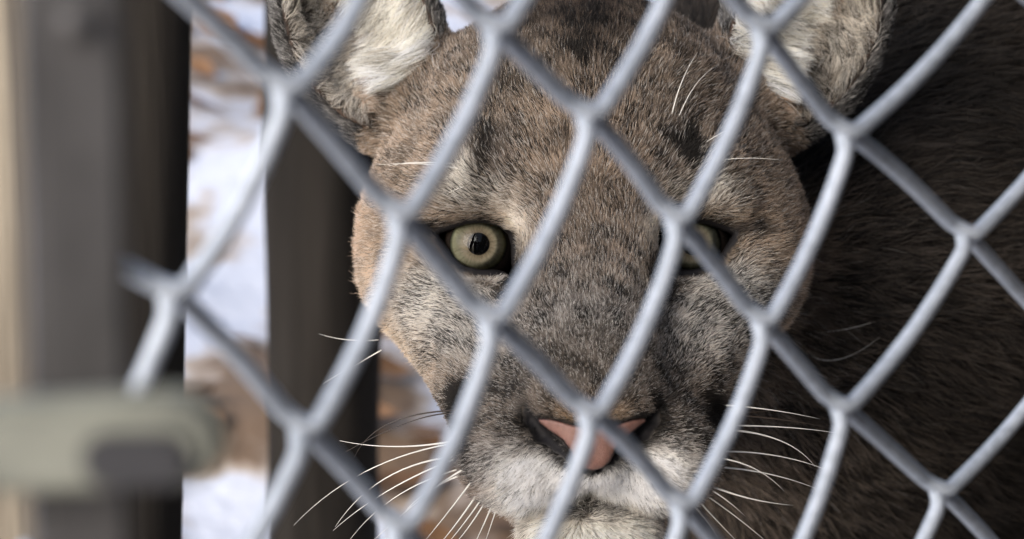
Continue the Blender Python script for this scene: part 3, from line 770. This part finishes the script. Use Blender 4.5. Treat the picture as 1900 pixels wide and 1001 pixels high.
hair = np.where(in_ear[:, None], hair*np.clip(1+.35*sines(Pw, .45, 84)+.2*sines(Pw, 1.3, 85), .35, 1.5)[:, None], hair)
hair = np.where(isd[:, None], colr*.10+np.array([.004, .003, .002]), hair)
lc = np.clip((colr@np.array([.3, .59, .11]))/.13, 0, 1)**1.5
hair = np.where(isl[:, None], colr*.6+np.array([.36, .34, .30])*lc[:, None], hair)
rimw = (.92*np.exp(-(np.clip(ep, 0, 50)/3.0)**2))[:, None]; hair = hair*(1-rimw)+np.array([.012, .011, .010])*rimw
lum_ = hair@np.array([.3, .59, .11]); hair = np.clip((hair*.74+lum_[:, None]*.26)*np.array([.98, 1.0, 1.03])*(1.28 if 1 else 1), .004, .93)
# the strands
NP_ = 5
face_f = blob(P, np.array([0, -70, -60]), (60, 60, 60))
s_ = np.linspace(0, 1, NP_)[None, :, None]
sl, cl = np.sin(lift)[:, None, None], np.cos(lift)[:, None, None]
curl = rng.normal(0, .10, (NH, 1, 3))
R0 = (P-Nn*.5)[:, None, :]
pts = R0+Lh[:, None, None]*(s_*(1-.45*s_*sl)*sl*Nn[:, None, :]*1.15+s_*cl*T[:, None, :]+s_*s_*curl)
px_, pz_ = np.abs(pts[:, 1:, 0])-EYE[0], pts[:, 1:, 2]-EYE[2]
cand = np.where(ep < 25)[0]; inside = (poly2(px_[cand], pz_[cand], EYE_POLY) < .15).any(1)
print('long hairs', int((np.linalg.norm(pts[:, -1]-pts[:, 0], axis=1) > 60).sum()))
keep = ~(in_ear & (rng.random(NH) < .35)); keep[cand[inside]] = False
wdt_ = np.where(hd > .5, .108, .20)*np.where(in_ear, .85, 1)*(1-.25*face_f)
rad = wdt_[:, None]*np.array([1, 1, .88, .6, .14])[None, :]*rng.uniform(.8, 1.2, (NH, 1))
# neighbouring tips gather into small tufts
def tuft(pts, cell, amount, sel):
    key = np.floor((P[sel]+rng.normal(0, cell*.18, (sel.sum(), 3)))/cell).astype(np.int64)
    h = (key[:, 0]+2000)*16000000+(key[:, 1]+2000)*4000+key[:, 2]+2000
    _, inv = np.unique(h, return_inverse=True); c_ = np.bincount(inv)
    tip = pts[sel, -1]; mean = np.stack([np.bincount(inv, tip[:, k])/c_ for k in range(3)], -1)[inv]
    w_ = np.linspace(0, 1, NP_)[None, :, None]**1.6*amount
    pts[sel] += w_*(mean-tip)[:, None, :]
ie = in_ear.copy(); tuft(pts, 9.0, .72, ie); tuft(pts, 2.2, .32, (~ie) & (hd > .5) & (ep > 7) & (cvd > 4)); tuft(pts, 16.0, .4, hd <= .5)
pts, rad, hair = pts[keep], rad[keep], hair[keep]; NH = int(keep.sum())
wpts = (to_world(pts.reshape(-1, 3))-BASE).astype(np.float32)
hc = bpy.data.hair_curves.new('fur'); hc.add_curves([NP_]*NH)
hc.attributes['position'].data.foreach_set('vector', wpts.ravel())
ra = hc.attributes.get('radius') or hc.attributes.new('radius', 'FLOAT', 'POINT'); ra.data.foreach_set('value', (rad*.001).astype(np.float32).ravel())
ca = hc.attributes.new('coat', 'FLOAT_COLOR', 'CURVE'); ca.data.foreach_set('color', np.concatenate([hair, 1-.75*np.clip((hair.max(1, keepdims=True)-.35)/.4, 0, 1)], 1).astype(np.float32).ravel())
m_fur = bpy.data.materials.new('fur'); m_fur.use_nodes = True; n = m_fur.node_tree.nodes; l = m_fur.node_tree.links
b = n['Principled BSDF']; b.inputs['Roughness'].default_value = .55; b.inputs['Specular IOR Level'].default_value = .35
an = n.new('ShaderNodeAttribute'); an.attribute_name = 'coat'
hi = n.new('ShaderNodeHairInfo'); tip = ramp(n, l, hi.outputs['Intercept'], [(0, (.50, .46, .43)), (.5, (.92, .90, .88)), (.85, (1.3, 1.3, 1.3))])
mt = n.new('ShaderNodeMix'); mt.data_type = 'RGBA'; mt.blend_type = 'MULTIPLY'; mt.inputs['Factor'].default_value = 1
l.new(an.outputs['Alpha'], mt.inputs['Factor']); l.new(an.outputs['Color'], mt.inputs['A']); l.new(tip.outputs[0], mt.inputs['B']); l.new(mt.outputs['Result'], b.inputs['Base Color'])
tl = n.new('ShaderNodeBsdfTranslucent'); l.new(mt.outputs['Result'], tl.inputs['Color'])
ms = n.new('ShaderNodeMixShader'); ms.inputs[0].default_value = .28; l.new(b.outputs[0], ms.inputs[1]); l.new(tl.outputs[0], ms.inputs[2])
l.new(ms.outputs[0], n['Material Output'].inputs['Surface'])
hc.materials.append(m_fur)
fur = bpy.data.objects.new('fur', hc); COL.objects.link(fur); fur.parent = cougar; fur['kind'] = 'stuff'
print('hairs', NH, 'body verts', len(BV))

# ---- whiskers, each its own strand; roots under the photo's pixels on the sculpted face
m_wh, *_x = mat('white_whisker', (.86, .83, .76), .35); m_wd, *_x = mat('dark_whisker', (.05, .035, .025), .4)
WH = [((850,762),(725,785),(658,848),1),((848,768),(755,785),(622,850),1),((842,815),(742,829),(630,818),0),((842,820),(685,872),(545,975),0),
 ((835,846),(722,884),(622,978),0),((838,845),(725,908),(618,985),0),((832,868),(735,922),(645,1008),0),((866,868),(782,925),(684,1012),0),((882,884),(832,950),(780,1014),0),
 ((892,908),(848,970),(812,1014),0),((902,914),(862,970),(826,1014),0),((907,920),(872,975),(838,1016),0),((860,880),(790,915),(740,965),0),((916,930),(900,968),(878,1015),0),((925,932),(912,972),(898,1012),0),
 ((702,631),(645,631),(592,620),0),((708,650),(655,680),(600,712),0),((862,316),(790,305),(702,306),0),((850,305),(770,302),(722,309),0),((880,345),(845,352),(815,372),0),
 ((1245,222),(1264,155),(1294,98),0),((1256,226),(1288,162),(1325,126),0),((1300,272),(1330,252),(1366,236),0),((1308,302),(1380,294),(1452,298),0),
 ((1338,752),(1430,761),(1522,778),0),((1342,770),(1450,779),(1542,796),1),((1345,790),(1452,793),(1552,804),0),((1348,797),(1440,815),(1512,866),0),
 ((1342,838),(1440,846),(1542,876),0),((1340,866),(1422,879),(1512,906),0),((1310,898),(1390,925),(1472,938),0),((1300,912),(1364,958),(1425,1008),0),((1290,922),(1332,968),(1372,1010),0),
 ((1305,900),(1350,930),(1382,958),0),((1330,850),(1400,870),(1455,912),0),((1335,768),(1400,765),(1460,758),1),((1275,925),(1312,968),(1340,1012),0),
 ((1495,618),(1560,613),(1622,597),0),((1488,650),(1552,668),(1632,626),0),((1010,75),(1018,95),(1016,120),0)]
full1 = lambda p: full_sdf(p)
for k, (a_, m_, e_, dark) in enumerate(WH):
    A_ = march(a_[0], a_[1], full1)
    if A_ is None or A_[1] > 130: A_ = M(*a_, 20)
    if a_[1] > 740 and A_[1] > -25: A_ = M(min(a_[0], 1322) if a_[0] > 1088 else max(a_[0], 862), a_[1], -34)
    far = 14 if (a_[1] > 700) else 6
    B_ = M(*m_, A_[1]+far*.3); E_ = M(*e_, A_[1]+far)
    t = np.linspace(0, 1, 16)[:, None]; c1 = 2*B_-.5*(A_+E_)
    path = (1-t)**2*A_+2*t*(1-t)*c1+t*t*E_
    rr_ = (.42 if a_[1] > 700 else .26)*(1-.86*t[:, 0]**1.1)*(.8+.4*random.random())
    V, F = tube(to_world(path)-BASE, rr_*.001, 6)
    link('whisker', pymesh('whisker', V, F), m_wd if dark else m_wh, cougar)
